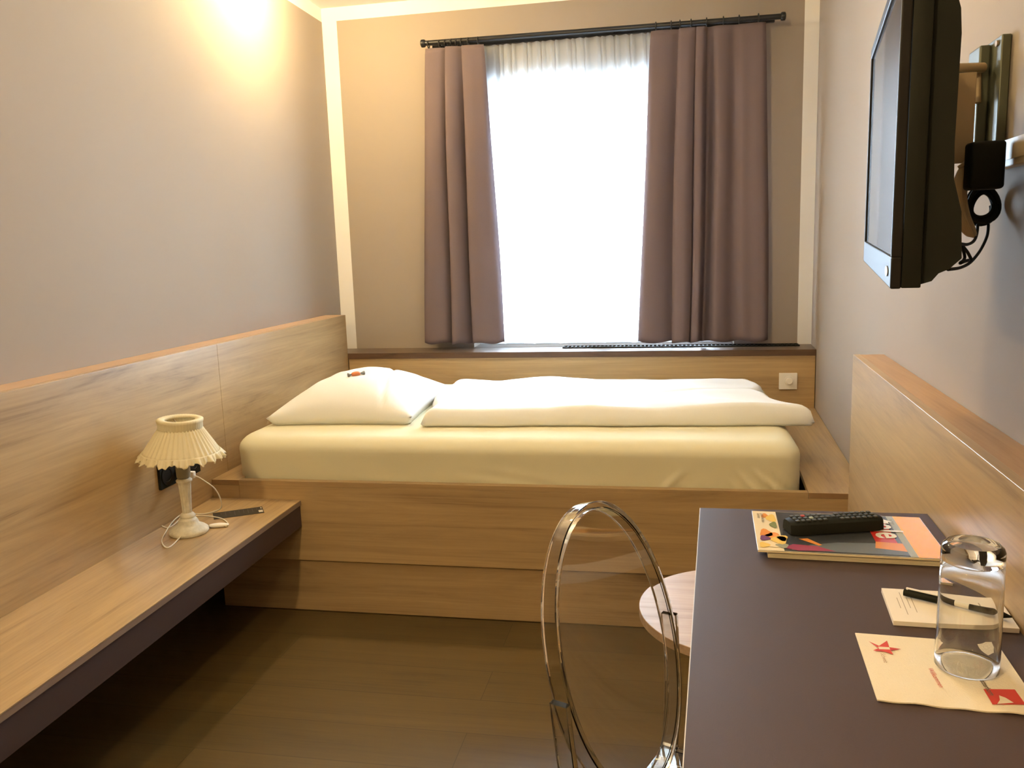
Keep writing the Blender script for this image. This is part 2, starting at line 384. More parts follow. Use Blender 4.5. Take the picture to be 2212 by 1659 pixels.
for nm, xa_, xb_ in (('inner_side', -1.552, -1.534), ('inner_side', .4225, .440)):
    bm = B(); box(bm, (xa_-.02 if xa_ < 0 else xa_+.02, YB+.03, .276), (xb_-.02 if xa_ < 0 else xb_+.02, YS, ZB-.019)); obj(nm, bm, M_black, t)

# mattress with fitted sheet
mx0, mx1, my0, my1, mz0, mz1 = -1.572, .403, YB+.036, 3.90, .277, .640
def mattress():
    bm = B(); R = .062; n = 160; rows = []
    def outline(ins, k):
        pts = []
        w, d = (mx1-mx0)/2-ins, (my1-my0)/2-ins; r = max(.02, .09-ins*.4)
        cx, cy = (mx0+mx1)/2, (my0+my1)/2
        per = []
        for cxs, cys, a0 in ((1, -1, -PI/2), (1, 1, 0), (-1, 1, PI/2), (-1, -1, PI)):
            for i in range(9):
                a = a0+PI/2*i/8; per.append((cx+cxs*(w-r)+r*math.cos(a), cy+cys*(d-r)+r*math.sin(a)))
        out = []
        m = len(per)
        for i in range(m):
            a, b = per[i], per[(i+1) % m]; L = math.hypot(b[0]-a[0], b[1]-a[1]); s = max(1, 1 if L < .1 else 300 if L > 1.5 else 30)
            for j in range(s): out.append((a[0]+(b[0]-a[0])*j/s, a[1]+(b[1]-a[1])*j/s))
        return out
    prof = [(.020, mz0)]
    for i in range(1, 40):
        z = mz0+(mz1-R-mz0)*i/40; prof.append((.012*(1-i/40)**.5, z))
    for i in range(9):
        a = PI/2*i/8; prof.append((R-R*math.cos(a), mz1-R*.82+R*.82*math.sin(a)))
    for ins, z in prof:
        row = []
        for i, (x, y) in enumerate(outline(ins, 0)):
            low = max(0, 1-(z-mz0-.17)/.12) if z > mz0+.17 else 1
            # drag folds of the stretched sheet near the foot end corner, small puckers elsewhere
            dy = 0
            if y < my0+.15 and z < mz1-.03:
                k = max(0, 1-abs(x-.33)/.17)
                q = (x*.75+z*.66)
                dy = -.012*k*max(0, math.sin(q*150))*min(1, low*1.4)
                k2 = max(0, 1-abs(x-.02)/.09); dy += -.012*k2*max(0, math.sin((x*.7-z*.75)*95+.4))*low
                k3 = max(0, vnoise(x*7, 3, 2)*2); dy += -.008*k3*math.sin(z*130+x*20)*low
                dy += -.004*math.sin(PI*(z-mz0)/(mz1-mz0))
            dx = 0
            if x > mx1-.12: dx = .012*math.sin(PI*min(1, max(0, (z-mz0)/(mz1-mz0))))
            if x < mx0+.12: dx = -.006*math.sin(PI*min(1, max(0, (z-mz0)/(mz1-mz0))))
            row.append(bm.verts.new((x+dx, y+dy, z)))
        rows.append(row)
    for a, b in zip(rows, rows[1:]):
        for i in range(len(a)): bm.faces.new((a[i], a[(i+1) % len(a)], b[(i+1) % len(a)], b[i]))
    bm.faces.new(rows[-1]); bm.faces.new(list(reversed(rows[0])))
    return bm
t = thing('mattress', 'thick mattress under a stretched cream fitted sheet', 'mattress', ((mx0+mx1)/2, (my0+my1)/2, mz0))
obj('fitted_sheet', mattress(), M_sheet, t, True, 50)

# pillow
def pillow():
    bm = B()
    c = [Vector((-1.520, 2.868, 0)), Vector((-.955, 2.905, 0)), Vector((-.985, 3.60, 0)), Vector((-1.505, 3.62, 0))]
    z0 = mz1+.002; N = 56
    def pt(u, v, top):
        a, b = 2*u-1, 2*v-1
        # pillow outline pulls in between its pointed corners
        pa = a*(1-.055*(1-b*b)); pb = b*(1-.045*(1-a*a)); uu, vv = (pa+1)/2, (pb+1)/2
        p = c[0]*(1-uu)*(1-vv)+c[1]*uu*(1-vv)+c[2]*uu*vv+c[3]*(1-uu)*vv
        k = (max(0, 1-a**2))**.62*(max(0, 1-b**2))**.50
        h = .132*k*(1+.18*(-a*.5+.1)-.15*b)
        wr = (vnoise(u*5+v*3, v*4, 3)*.008+vnoise(u*13, v*9+u*5, 5)*.006)*min(1, k*1.4)
        cr = -.009*math.exp(-((u-.80+.25*v)/.018)**2)*min(1, k*3)
        if top: z = z0+.030+h+wr+cr
        else: z = z0+.030-.030*min(1, k*11)
        p.z = z
        return p
    a = grid(bm, N, N, lambda u, v: pt(u, v, True)); b = grid(bm, N, N, lambda u, v: pt(u, v, False))
    bmesh.ops.remove_doubles(bm, verts=bm.verts, dist=1e-5); bmesh.ops.recalc_face_normals(bm, faces=bm.faces)
    return bm
t = thing('pillow', 'plump white pillow at the left end of the bed', 'pillow', (-1.24, 3.23, mz1+.001))
from mathutils.bvhtree import BVHTree
pbm = pillow(); pbm.faces.ensure_lookup_table(); PT = BVHTree.FromBMesh(pbm)
obj('pillowcase', pbm, M_linen, t, True)
def on_pillow(px, py, h):
    hit = PT.ray_cast(CAM, ray(px, py).normalized())
    return hit[0]+hit[1]*h*(1 if hit[1].z > 0 else -1)

# folded duvet
def duvet():
    bm = B(); z0 = mz1+.0015
    c = [Vector((-.925, 2.872, 0)), Vector((.425, 2.938, 0)), Vector((.345, 3.74, 0)), Vector((-1.035, 3.72, 0))]
    NU, NV = 120, 60
    def pt(u, v, top):
        a, b = 2*u-1, 2*v-1
        p = c[0]*(1-u)*(1-v)+c[1]*u*(1-v)+c[2]*u*v+c[3]*(1-u)*v
        edge = vnoise(u*9, 0, 1)*.016
        if v < .3: p.y += edge*(1-v/.3)
        if u > .6: p.x += ((.055*math.exp(-((v-.02)/.10)**2)-.035*math.exp(-((v-.45)/.22)**2)+.01*math.sin(v*19)))*(u-.6)/.4
        if u < .2: p.x += (.02*math.sin(v*9)+.015)*(1-u/.2)
        ku = min(1, (1-abs(a))/.075); kv = min(1, (1-abs(b))/.085)
        if ku < 0: ku = 0
        if kv < 0: kv = 0
        ku = math.sqrt(1-(1-ku)**2); kv = math.sqrt(1-(1-kv)**2)
        h = (.070+.012*v+.008*u)*(.25+.75*ku)*kv if ku > 0 else 0
        h = (.052-.014*v+.014*u*(1-v))*ku*kv
        wr = (vnoise(u*6+v*2, v*5, 8)*.017+vnoise(u*17, v*10+u*3, 9)*.007)*min(1, ku*kv)
        fold = -.008*math.exp(-((v-.56-.05*math.sin(u*7))/.02)**2)*ku*(1 if .3 < u < .98 else .3)
        p.z = z0+.012+h+wr+fold if top else z0+.012-.012*min(1, ku*kv*3)
        return p
    grid(bm, NU, NV, lambda u, v: pt(u, v, True)); grid(bm, NU, NV, lambda u, v: pt(u, v, False))
    bmesh.ops.remove_doubles(bm, verts=bm.verts, dist=1e-5); bmesh.ops.recalc_face_normals(bm, faces=bm.faces)
    return bm
t = thing('duvet', 'white duvet folded lengthwise over the right of the mattress', 'duvet', (-.3, 3.3, mz1+.001))
obj('duvet_cover', duvet(), M_linen, t, True)
# small wrapped sweet on the pillow
t = thing('wrapped_sweet', 'tiny orange and grey wrapped sweet lying on the pillow', 'sweet', on_pillow(768, 811, 0))
p0, p1 = on_pillow(752, 814, .007), on_pillow(785, 809, .007)
d = (p1-p0); L = d.length
bm = B(); tube(bm, [p0+d*(.22+.56*i/8) for i in range(9)], lambda s: .0045+.006*math.sin(PI*s)**.5, 10); obj('sweet', bm, plain('orange_foil', (.55, .17, .05), .3), t, True)
for a, b in ((.22, 0), (.78, 1.05)):
    bm = B(); tube(bm, [p0+d*(a+(b-a)*i/4) for i in range(5)], lambda s: .0025+.006*s, 8); obj('twist', bm, plain('grey_foil', (.16, .17, .16), .35), t, True)

# ------------------------------------------------------------------ window sill with grille
t = thing('window_sill', 'dark wooden window sill running the whole width behind the bed', 'window sill', (-.5, YS, .741))
bm = B(); slab(bm, lambda y: XL(y)+.0015 if y < YP else XL(y, WLO)+.002, lambda y: XR(y)-.002, YS, YS+.0055, ZSILL-.0282, ZSILL); obj('front_edge', bm, M_sedge, t)
bm = B()
slab(bm, lambda y: XL(y, WLO)+.002, lambda y: XR(y)-.002, YP+.002, D-.001, ZSILL-.028, ZSILL)
box(bm, (WX0+.002, D-.002, ZSILL-.01), (WX1-.002, D+.13, ZSILL+.001)); obj('sill_board', bm, M_sill, t)
bm = B(); gx0, gx1, gy0, gy1 = -.55, .60, D-.085, D-.012
box(bm, (gx0, gy0, ZSILL+.0002), (gx1, gy0+.007, ZSILL+.006)); box(bm, (gx0, gy1-.007, ZSILL+.0002), (gx1, gy1, ZSILL+.006))
n = 56
for i in range(n+1):
    x = gx0+(gx1-gx0-.006)*i/n; box(bm, (x, gy0+.007, ZSILL+.0002), (x+.008, gy1-.007, ZSILL+.005))
obj('vent_grille', bm, M_black, t)

# thermostat on the back board
t = thing('thermostat', 'square white dimmer plate with round dial on the bed back board', 'wall switch', (.533, YS+.006, .581))
bm = B(); box(bm, (.492, YS-.006, .581), (.574, YS+.0055, .6585), bev=.002); obj('plate', bm, M_white, t)
Mx = Matrix.Rotation(PI/2, 4, 'X')
bm = B(); lathe(bm, [(.0225, 0), (.0225, .003), (.0215, .004)], (.537, YS-.006, .622), 40, M=Mx); obj('dial', bm, M_white, t, True, 35)
bm = B(); lathe(bm, [(.0155, 0), (.015, .009), (.0135, .011)], (.537, YS-.010, .622), 40, M=Mx); obj('knob', bm, M_white, t, True, 35)

# ------------------------------------------------------------------ curtain rod, curtains, sheer
YR = 4.154; rl, rr_ = Vector((-1.192, YR, 2.286)), Vector((.483, YR, 2.276))
t = thing('curtain_rod', 'black double curtain rail above the window', 'curtain rod', ((rl.x+rr_.x)/2, YR, 2.27))
bm = B(); tube(bm, [rl, (rl+rr_)/2, rr_], .0125, 18); obj('rod', bm, M_blackm, t, True, 40)
bm = B(); box(bm, (rl.x+.02, YR+.052, 2.2675), (rr_.x-.02, YR+.072, 2.286), bev=.002); obj('rail', bm, M_blackm, t)
for p in (rl, rr_):
    s = -1 if p is rl else 1
    bm = B(); lathe(bm, [(.0165, 0), (.019, .005), (.0185, .018), (.013, .022)], p, 24, M=Matrix.Rotation(s*PI/2, 4, 'Y')); obj('finial', bm, M_blackm, t, True, 40)
for x in (-1.10, -.28, .40):
    bm = B(); tube(bm, [Vector((x, YR+.004, 2.28)), Vector((x, D+.001, 2.28))], .006, 10); lathe(bm, [(.018, 0), (.018, .006)], (x, D+.0015, 2.28), 20, M=Matrix.Rotation(PI/2, 4, 'X')); obj('bracket', bm, M_blackm, t, True, 40)
def ring_at(x, label):
    z = 2.281
    bm = B(); c = Vector((x, YR, z-.003)); pts = [c+Vector((0, .0175*math.cos(2*PI*i/20), .0175*math.sin(2*PI*i/20))) for i in range(20)]
    tube(bm, pts, .0030, 8, closed=True); tube(bm, [c+Vector((0, 0, -.0175)), c+Vector((0, 0, -.028))], .0016, 6); return bm
def plan(prof, k=10):
    pts = smoothpath([Vector((a, b, 0)) for a, b in prof], k); return pts
def curtain(prof, top, bot, ztop, zbot, y0, amp, mat, parent, name, thick=.0018, rows=60, hem=None, leanfn=None, k=10, header=.5):
    P = plan(prof, k); n = len(P)-1; bm = B()
    def pt(u, v):
        q = P[min(n, int(round(u*n)))]
        xt = top[0]+(top[1]-top[0])*q.x; xb = bot[0]+(bot[1]-bot[0])*q.x
        s = 1-v                       # 0 at the top, 1 at the hem
        e = s**.8
        x = xt+(xb-xt)*e
        a = amp*(header+(1-header)*min(1, s*3))*(1+.25*s)
        y = y0+q.y*a+.004*math.sin(u*9+s*7)
        x += .006*math.sin(s*5+q.x*11)*s
        z = zbot+(ztop-zbot)*v + (.004*math.sin(u*40)*(1 if v < .02 else 0))
        return Vector((x, y, z))
    grid(bm, n, rows, pt)
    o = obj(name, bm, mat, parent, True)
    if thick:
        m = o.modifiers.new('s', 'SOLIDIFY'); m.thickness = thick; m.offset = 0
    return o
t = thing('curtain', 'narrow mauve curtain gathered left of the window', 'curtain', (-1.06, YR, .81), 'window curtains')
Lp = [(0, .3), (.01, -.2), (.07, -.55), (.16, -.65), (.26, -.35), (.33, .45), (.375, 1.0), (.365, .2), (.35, -.5), (.37, -.95), (.45, -.9), (.53, -.35), (.60, .55), (.655, 1.0), (.64, .2), (.625, -.5), (.65, -1.0), (.75, -1.1), (.86, -.8), (.95, -.45), (1, .1)]
curtain(Lp, (-1.190, -.897), (-1.262, -.843), 2.258, .806, YR-.008, .034, M_curt, t, 'fabric', header=.35)
Lr = [-1.175, -1.12, -1.09, -1.06, -1.035, -1.01, -.975, -.925]
for x in Lr: obj('curtain_ring', ring_at(x, ''), M_blackm, t, True)
t = thing('curtain', 'broad mauve curtain hanging right of the window', 'curtain', (.15, YR, .80), 'window curtains')
Rp = [(0, .4), (.01, -.1), (.04, -.5), (.11, -.65), (.18, -.35), (.24, .25), (.255, .1), (.25, -.55), (.275, -1.0), (.34, -1.1), (.385, -.6), (.40, -.2), (.41, -.75), (.46, -.85), (.485, .1), (.50, 1.0), (.525, 1.0), (.56, .1), (.60, -.5), (.66, -.35), (.72, .3), (.76, .15), (.80, -.25), (.86, -.30), (.92, -.5), (.97, -.4), (1, .4)]
curtain(Rp, (-.097, .418), (-.163, .452), 2.256, .800, YR-.008, .036, M_curt, t, 'fabric', header=.35)
for x in (-.075, -.005, .035, .085, .155, .23, .30, .385): obj('curtain_ring', ring_at(x, ''), M_blackm, t, True)
t = thing('sheer_curtain', 'translucent white sheer curtain across the bright window', 'curtain', (-.45, YR+.045, .80))
Sp = []; N = 15
for i in range(N):
    j = random.uniform(-.008, .008); a = i/N+j
    Sp += [(a, -.2), (a+.018, -1.0), (a+.030, .9), (a+.040, -.7), (a+.052, .3)]
Sp = [(0, 0)]+Sp[1:]+[(1, 0)]
curtain(Sp, (-1.02, .06), (-1.02, .10), 2.266, .795, YR+.064, .016, M_sheer, t, 'voile', thick=0, rows=30, k=5, header=1.0)

# ------------------------------------------------------------------ table lamp on the shelf
lx, ly = -1.505, 2.285; z = ZSH
M_shabby = plain('limewashed_wood', (.58, .55, .45), .7, var=.35, vscale=60, bump=.4, bscale=120)
M_shade = cloth('cream_pleated_shade_fabric', (.88, .82, .62), transl=.35, weave=900)
t = thing('table_lamp', 'small table lamp with ruffled cream shade on a limewashed foot', 'lamp', (lx, ly, z))
bm = B(); lathe(bm, [(.056, z+.0005), (.060, z+.006), (.0595, z+.013), (.052, z+.020), (.040, z+.027), (.033, z+.031), (.030, z+.040), (.028, z+.046)], (lx, ly, 0), 56); obj('foot', bm, M_shabby, t, True, 50)
bm = B(); prof = [(.027, z+.046), (.022, z+.052), (.0245, z+.058), (.0185, z+.066)] + [(.0150+.0055*((i/10)**1.6), z+.068+.098*i/10) for i in range(11)] + [(.024, z+.169), (.0245, z+.174), (.019, z+.179)]
lathe(bm, prof, (lx, ly, 0), 64, rad=lambda r, zz, a: r*(1-.11*abs(math.sin(a*6))) if z+.067 < zz < z+.167 else r); obj('column', bm, M_shabby, t, True, 60)
bm = B(); lathe(bm, [(.015, z+.179), (.0205, z+.184), (.0215, z+.200), (.0215, z+.228), (.012, z+.236)], (lx, ly, 0), 32); obj('lamp_holder', bm, plain('grey_lamp_holder', (.25, .24, .18), .5), t, True, 40)
bm = B(); lathe(bm, [(.003, z+.236), (.010, z+.242), (.018, z+.262), (.023, z+.285), (.020, z+.305), (.010, z+.318), (.001, z+.321)], (lx, ly, 0), 24); obj('bulb', bm, plain('frosted_bulb', (.75, .74, .7), .3), t, True)
tilt = Matrix.Translation((lx, ly, z+.25)) @ Matrix.Rotation(math.radians(3), 4, 'Y') @ Matrix.Translation((-lx, -ly, -z-.25))
zh, zt = z+.262, z+.345
bm = B()
lathe(bm, [(.116-.054*(i/8), zh+(zt-zh)*i/8) for i in range(9)], (lx, ly, 0), 240, rad=lambda r, zz, a: r+.0022*math.sin(a*40)*(1 if True else 0), cap=False)
bm.transform(tilt); o = obj('lamp_shade', bm, M_shade, t, True); o.modifiers.new('s', 'SOLIDIFY').thickness = .0012
bm = B(); lathe(bm, [(.0625, zt-.008), (.0655, zt-.004), (.0655, zt+.013), (.0675, zt+.016), (.068, zt+.024), (.060, zt+.027), (.046, zt+.024), (.044, zt+.018)], (lx, ly, 0), 120, rad=lambda r, zz, a: r+.0011*math.sin(a*46), cap=False)
bm.transform(tilt); co = obj('shade_collar', bm, M_shade, t, True); co.modifiers.new('s', 'SOLIDIFY').thickness = .001
bm = B()
for k in range(3):
    a = k*2*PI/3+.4; tube(bm, [tilt @ Vector((lx, ly, zt+.004)), tilt @ Vector((lx+.055*math.cos(a), ly+.055*math.sin(a), zt+.012))], .0015, 6)
tube(bm, [Vector((lx, ly, z+.32)), tilt @ Vector((lx, ly, zt+.010))], .002, 6); obj('shade_carrier', bm, M_shabby, t, True)
bm = B()
def ruf(u, v):
    a = u*2*PI; r = .1145+.012*v+.0055*v*math.sin(a*17+math.sin(a*3)*1.6)+.0035*v*math.sin(a*41+math.sin(a*7))+.002*v*math.sin(a*83)
    return Vector((lx+r*math.cos(a), ly+r*math.sin(a), zh+.006-.021*v+.0045*v*math.cos(a*17+math.sin(a*3)*1.6+.8)+.003*v*math.sin(a*37+math.sin(a*5)*2)))
grid(bm, 360, 6, ruf); bmesh.ops.remove_doubles(bm, verts=bm.verts, dist=1e-6); bm.transform(tilt); o = obj('ruffle', bm, M_shade, t, True); o.modifiers.new('s', 'SOLIDIFY').thickness = .001
M_cord = plain('white_cord', (.72, .68, .58), .45)
def Zs(x, y, h=.0022): return atZ(x, y, ZSH+h)
bm = B()
xp = XL(2.42)
pts = [Vector((xp+.055, 2.43, .575)), Vector((xp+.085, 2.43, .566)), Vector((xp+.115, 2.425, .552)), Vector((xp+.145, 2.43, .525)), Vector((xp+.15, 2.45, .480)), Vector((xp+.125, 2.48, .440)), Zs(440, 1110), Zs(400, 1108), Zs(355, 1110), Zs(343, 1128), Zs(362, 1140), Zs(385, 1125, .0045), Zs(391, 1112, .0045), Zs(372, 1128, .005), Zs(352, 1160), Zs(351, 1175), Zs(362, 1183), Zs(378, 1172), Zs(392, 1152) + Vector((.02, 0, .016)), Zs(410, 1138) + Vector((0, -.0, .022)), Zs(438, 1136), Zs(462, 1138, .004)]
tube(bm, smoothpath(pts, 8), .0021, 8); obj('cord', bm, M_cord, t, True)
bm = B(); tube(bm, smoothpath([Zs(420, 1114), Zs(450, 1115), Zs(478, 1120), Zs(492, 1130), Zs(488, 1137, .004)], 6), .0021, 8); obj('cord', bm, M_cord, t, True)
a, b = Zs(452, 1136, .007), Zs(494, 1133, .007); dd = (b-a)
bm = B(); tube(bm, [a+dd*i/12 for i in range(13)], lambda s: .0035+.0065*math.sin(PI*min(1, .08+s*.92))**.7, 12); bmesh.ops.scale(bm, vec=(1, 1, .75), verts=bm.verts, space=Matrix.Translation(-a)); obj('cord_switch', bm, M_white, t, True)
M_plug = M_white
# wall socket
t2 = thing('wall_socket', 'black triple socket plate on the left panel behind the table lamp', 'socket', (XL(2.46), 2.46, .547))
sy0, sy1, sz0, sz1 = 2.338, 2.574, .5445, .6255
bm = B(); slab(bm, lambda y: XL(y)+.0005, lambda y: XL(y)+.010, sy0, sy1, sz0, sz1, bev=.0015); obj('plate', bm, M_black, t2)
for i in range(3):
    yc = sy0+.0385+.0795*i
    bm = B(); lathe(bm, [(.0315, 0), (.0325, .003), (.0300, .0035), (.0215, .0028), (.0205, .0010)], (XL(yc)+.010, yc, .585), 36, M=Matrix.Rotation(PI/2, 4, 'Y')); obj('socket_insert', bm, M_gloss, t2, True, 30)
yc = 2.43
bm = B(); box(bm, (XL(yc)+.0135, yc-.012, .570), (XL(yc)+.050, yc+.012, .590), bev=.004)
box(bm, (XL(yc)+.045, yc-.008, .561), (XL(yc)+.075, yc+.010, .584), bev=.004, M=None); obj('plug', bm, M_plug, t, True, 40)
# printed strip on the shelf
t = thing('leaflet', 'narrow dark grey printed strip lying on the shelf beside the table lamp', 'leaflet', Zs(505, 1108, .001))
c = [Zs(566, 1094, .0012), Zs(571, 1107, .0012), Zs(462, 1122, .0012), Zs(440, 1110, .0012)]
c[3] = c[0]+(c[2]-c[1])
bm = B(); hexa(bm, [p-Vector((0, 0, .0008)) for p in c]+[p for p in c]); 
ex = (c[3]-c[0]); ey = (c[1]-c[0]); up = Vector((0, 0, .0002))
def lp(s, q, h=.0002): return c[0]+ex*s+ey*q+Vector((0, 0, h))
for s in [.12+.09*i for i in range(9)]:
    k = random.uniform(.35, .8); poly(bm, [lp(s, .12), lp(s+.006, .12), lp(s+.006, k), lp(s, k)], 1)
poly(bm, [lp(.015, .52), lp(.10, .52), lp(.10, .85), lp(.015, .85)], 2); poly(bm, [lp(.02, .12), lp(.045, .12), lp(.045, .3), lp(.02, .3)], 2)
obj('strip', bm, [plain('dark_print', (.035, .030, .024), .6, spec=.2), plain('darker_print', (.03, .028, .024), .4), plain('white_print', (.6, .57, .5), .5)], t)

# ------------------------------------------------------------------ right panel, desk, round table
t = thing('wall_panel', 'chest-high oak laminate panel along the right wall beside the desk', 'wall panel', (XR(.9, -RT/2), .9, 0))
YRP = 2.5011; ZRP = .9495
bm = B(); slab(bm, lambda y: XR(y, -RT), lambda y: XR(y, -RT)+.019, -1.2, YRP, .002, ZRP, bev=.0008); obj('board', bm, M_oakY, t)
bm = B(); slab(bm, lambda y: XR(y, -RT)+.0192, lambda y: XR(y)-.001, -1.2, YRP, ZRP-.021, ZRP-.0006); obj('top_cap', bm, wood('oak_cap', (.46, .29, .155), (.30, .175, .085), 1, seed=9), t)
bm = B(); slab(bm, lambda y: XR(y, -RT)+.0192, lambda y: XR(y)-.001, YRP-.019, YRP-.0004, .002, ZRP-.022); obj('end_cap', bm, M_edge, t)
SD = math.tan(.0437+.0072); dk = Vector((.0528, 1.6111, 0))
def XDk(y): return dk.x+SD*(y-dk.y)
t = thing('desk', 'aubergine laminate desk top with pale edge beside the right panel', 'desk', (.25, .8, 0))
bm = B(); slab(bm, XDk, lambda y: XR(y, -RT)-.0008, .25, dk.y, ZD-.026, ZD, bev=.0006); obj('desk_top', bm, M_purple, t)
bm = B(); slab(bm, lambda y: XDk(y)-.0012, lambda y: XDk(y)-.0001, .25, dk.y, ZD-.0255, ZD-.0003); obj('edge_band', bm, plain('pale_edge_band', (.60, .56, .52), .4), t)
bm = B(); slab(bm, lambda y: XR(y, -RT)-.045, lambda y: XR(y, -RT)-.001, .35, dk.y-.1, ZD-.066, ZD-.0265); obj('wall_batten', bm, M_purple, t)
bm = B(); slab(bm, lambda y: XDk(y)+.03, lambda y: XR(y, -RT)-.002, .26, .285, .001, ZD-.0265); obj('side_panel', bm, M_purple, t)
# round table
zt_ = .45; a, b, c = atZ(1378, 1300, zt_), atZ(1480, 1395, zt_), atZ(1510, 1231, zt_)
ax, ay, bx_, by_, cx_, cy_ = a.x, a.y, b.x, b.y, c.x, c.y
dn = 2*(ax*(by_-cy_)+bx_*(cy_-ay)+cx_*(ay-by_))
ux = ((ax*ax+ay*ay)*(by_-cy_)+(bx_**2+by_**2)*(cy_-ay)+(cx_**2+cy_**2)*(ay-by_))/dn
uy = ((ax*ax+ay*ay)*(cx_-bx_)+(bx_**2+by_**2)*(ax-cx_)+(cx_**2+cy_**2)*(bx_-ax))/dn
rad_ = math.hypot(ax-ux, ay-uy)
print('round table', ux, uy, rad_)
t = thing('round_table', 'low round pale wood side table half under the desk', 'table', (ux, uy, 0))
bm = B(); lathe(bm, [(rad_-.004, zt_-.022), (rad_, zt_-.020), (rad_, zt_-.001), (rad_-.001, zt_)], (ux, uy, 0), 96); obj('table_top', bm, wood('pale_table_wood', (.52, .38, .27), (.24, .14, .085), 0, seed=3, scale=1.5), t, True, 30)
bm = B(); lathe(bm, [(.02, .018), (.02, zt_-.022)], (ux, uy, 0), 32); obj('column', bm, M_blackm, t, True, 40)
bm = B(); lathe(bm, [(.15, .0005), (.15, .006), (.14, .010), (.024, .018)], (ux, uy, 0), 64); obj('base', bm, M_blackm, t, True, 40)

# ------------------------------------------------------------------ transparent chair
th = 1.1869; lean = .2743
dW = Vector((math.cos(th), math.sin(th), 0)); fac = Vector((math.sin(th), -math.cos(th), 0)); uB = Vector((0, 0, math.cos(lean)))-fac*math.sin(lean); nB = dW.cross(uB).normalized()
if nB.dot(fac) < 0: nB = -nB
ca, cb = .1800, .2200
cc = Vector((-.0886, 1.2035, .6971))-uB*.0200
t = thing('transparent_chair', 'clear plastic chair with oval back pulled up to the desk', 'chair', (cc.x+.1, cc.y-.02, 0))
def ringpt(a, r=0, n=0): return cc+dW*((ca+r)*math.cos(a))+uB*((cb+r)*math.sin(a))+nB*n
bm = B(); NN = 128; w2 = .0055; h2 = .0130; rings = []
for i in range(NN):
    a = 2*PI*i/NN; sec = []
    for r, n in ((w2-.0015, -h2), (w2, -h2+.0015), (w2, h2-.0015), (w2-.0015, h2), (-w2+.0015, h2), (-w2, h2-.0015), (-w2, -h2+.0015), (-w2+.0015, -h2)): sec.append(bm.verts.new(ringpt(a, r-w2, n)))
    rings.append(sec)
for i in range(NN):
    A, Bq = rings[i], rings[(i+1) % NN]
    for j in range(8): bm.faces.new((A[j], A[(j+1) % 8], Bq[(j+1) % 8], Bq[j]))
bmesh.ops.recalc_face_normals(bm, faces=bm.faces)
obj('back_ring', bm, M_poly, t, True, 35)
bm = B(); NR = 14; lay = []
for side in (-1, 1):
    L2 = []
    for k in range(NR+1):
        s = k/NR; L2.append([bm.verts.new(cc+dW*((ca-.0112)*s*math.cos(2*PI*i/64))+uB*((cb-.0112)*s*math.sin(2*PI*i/64))+nB*(.009-.016*(1-s*s)+side*.0016)) for i in range(64)] if k else [bm.verts.new(cc+nB*(-.007+side*.0016))])
    for i in range(64): bm.faces.new((L2[0][0], L2[1][i], L2[1][(i+1) % 64]))
    for k in range(1, NR):
        for i in range(64): bm.faces.new((L2[k][i], L2[k+1][i], L2[k+1][(i+1) % 64], L2[k][(i+1) % 64]))
    lay.append(L2[-1])
for i in range(64): bm.faces.new((lay[0][i], lay[0][(i+1) % 64], lay[1][(i+1) % 64], lay[1][i]))
bmesh.ops.recalc_face_normals(bm, faces=bm.faces); obj('back_panel', bm, clear('clear_back_sheet', (.95, .94, .92), 1.49), t, True, 40)
# seat
sc = atZ(1430, 1600, .42); sw = .328; sdp = .40
def seatpt(a, f, z): # a along width from the far corner (0) to the near one (1), f forward
    tap = 1-.0*f; mid = .5; aa = mid+(a-mid)*(1+.10*f)
    return Vector((sc.x, sc.y, 0))-dW*(sw*aa)+fac*(sdp*f)+Vector((0, 0, z))
bm = B()
p = [seatpt(0, 0, .396), seatpt(1, 0, .396), seatpt(1, 1, .396), seatpt(0, 1, .396)]; q = [v+Vector((0, 0, .024)) for v in p]
hexa(bm, p+q, bev=.008, seg=3); bmesh.ops.recalc_face_normals(bm, faces=bm.faces); obj('seat', bm, M_poly, t, True, 40)
bm = B()
pi = [seatpt(.06, .05, .355), seatpt(.94, .05, .355), seatpt(.94, .95, .355), seatpt(.06, .95, .355)]
po = [seatpt(.015, .012, .355), seatpt(.985, .012, .355), seatpt(.985, .988, .355), seatpt(.015, .988, .355)]
for i in range(4):
    j = (i+1) % 4; up = Vector((0, 0, .0405))
    k = .25
    ii, jj = po[i].lerp(pi[i], k), po[j].lerp(pi[j], k)
    hexa(bm, [po[i], po[j], jj, ii]+[v+up for v in (po[i], po[j], jj, ii)])
bmesh.ops.recalc_face_normals(bm, faces=bm.faces); obj('seat_apron', bm, M_poly, t)
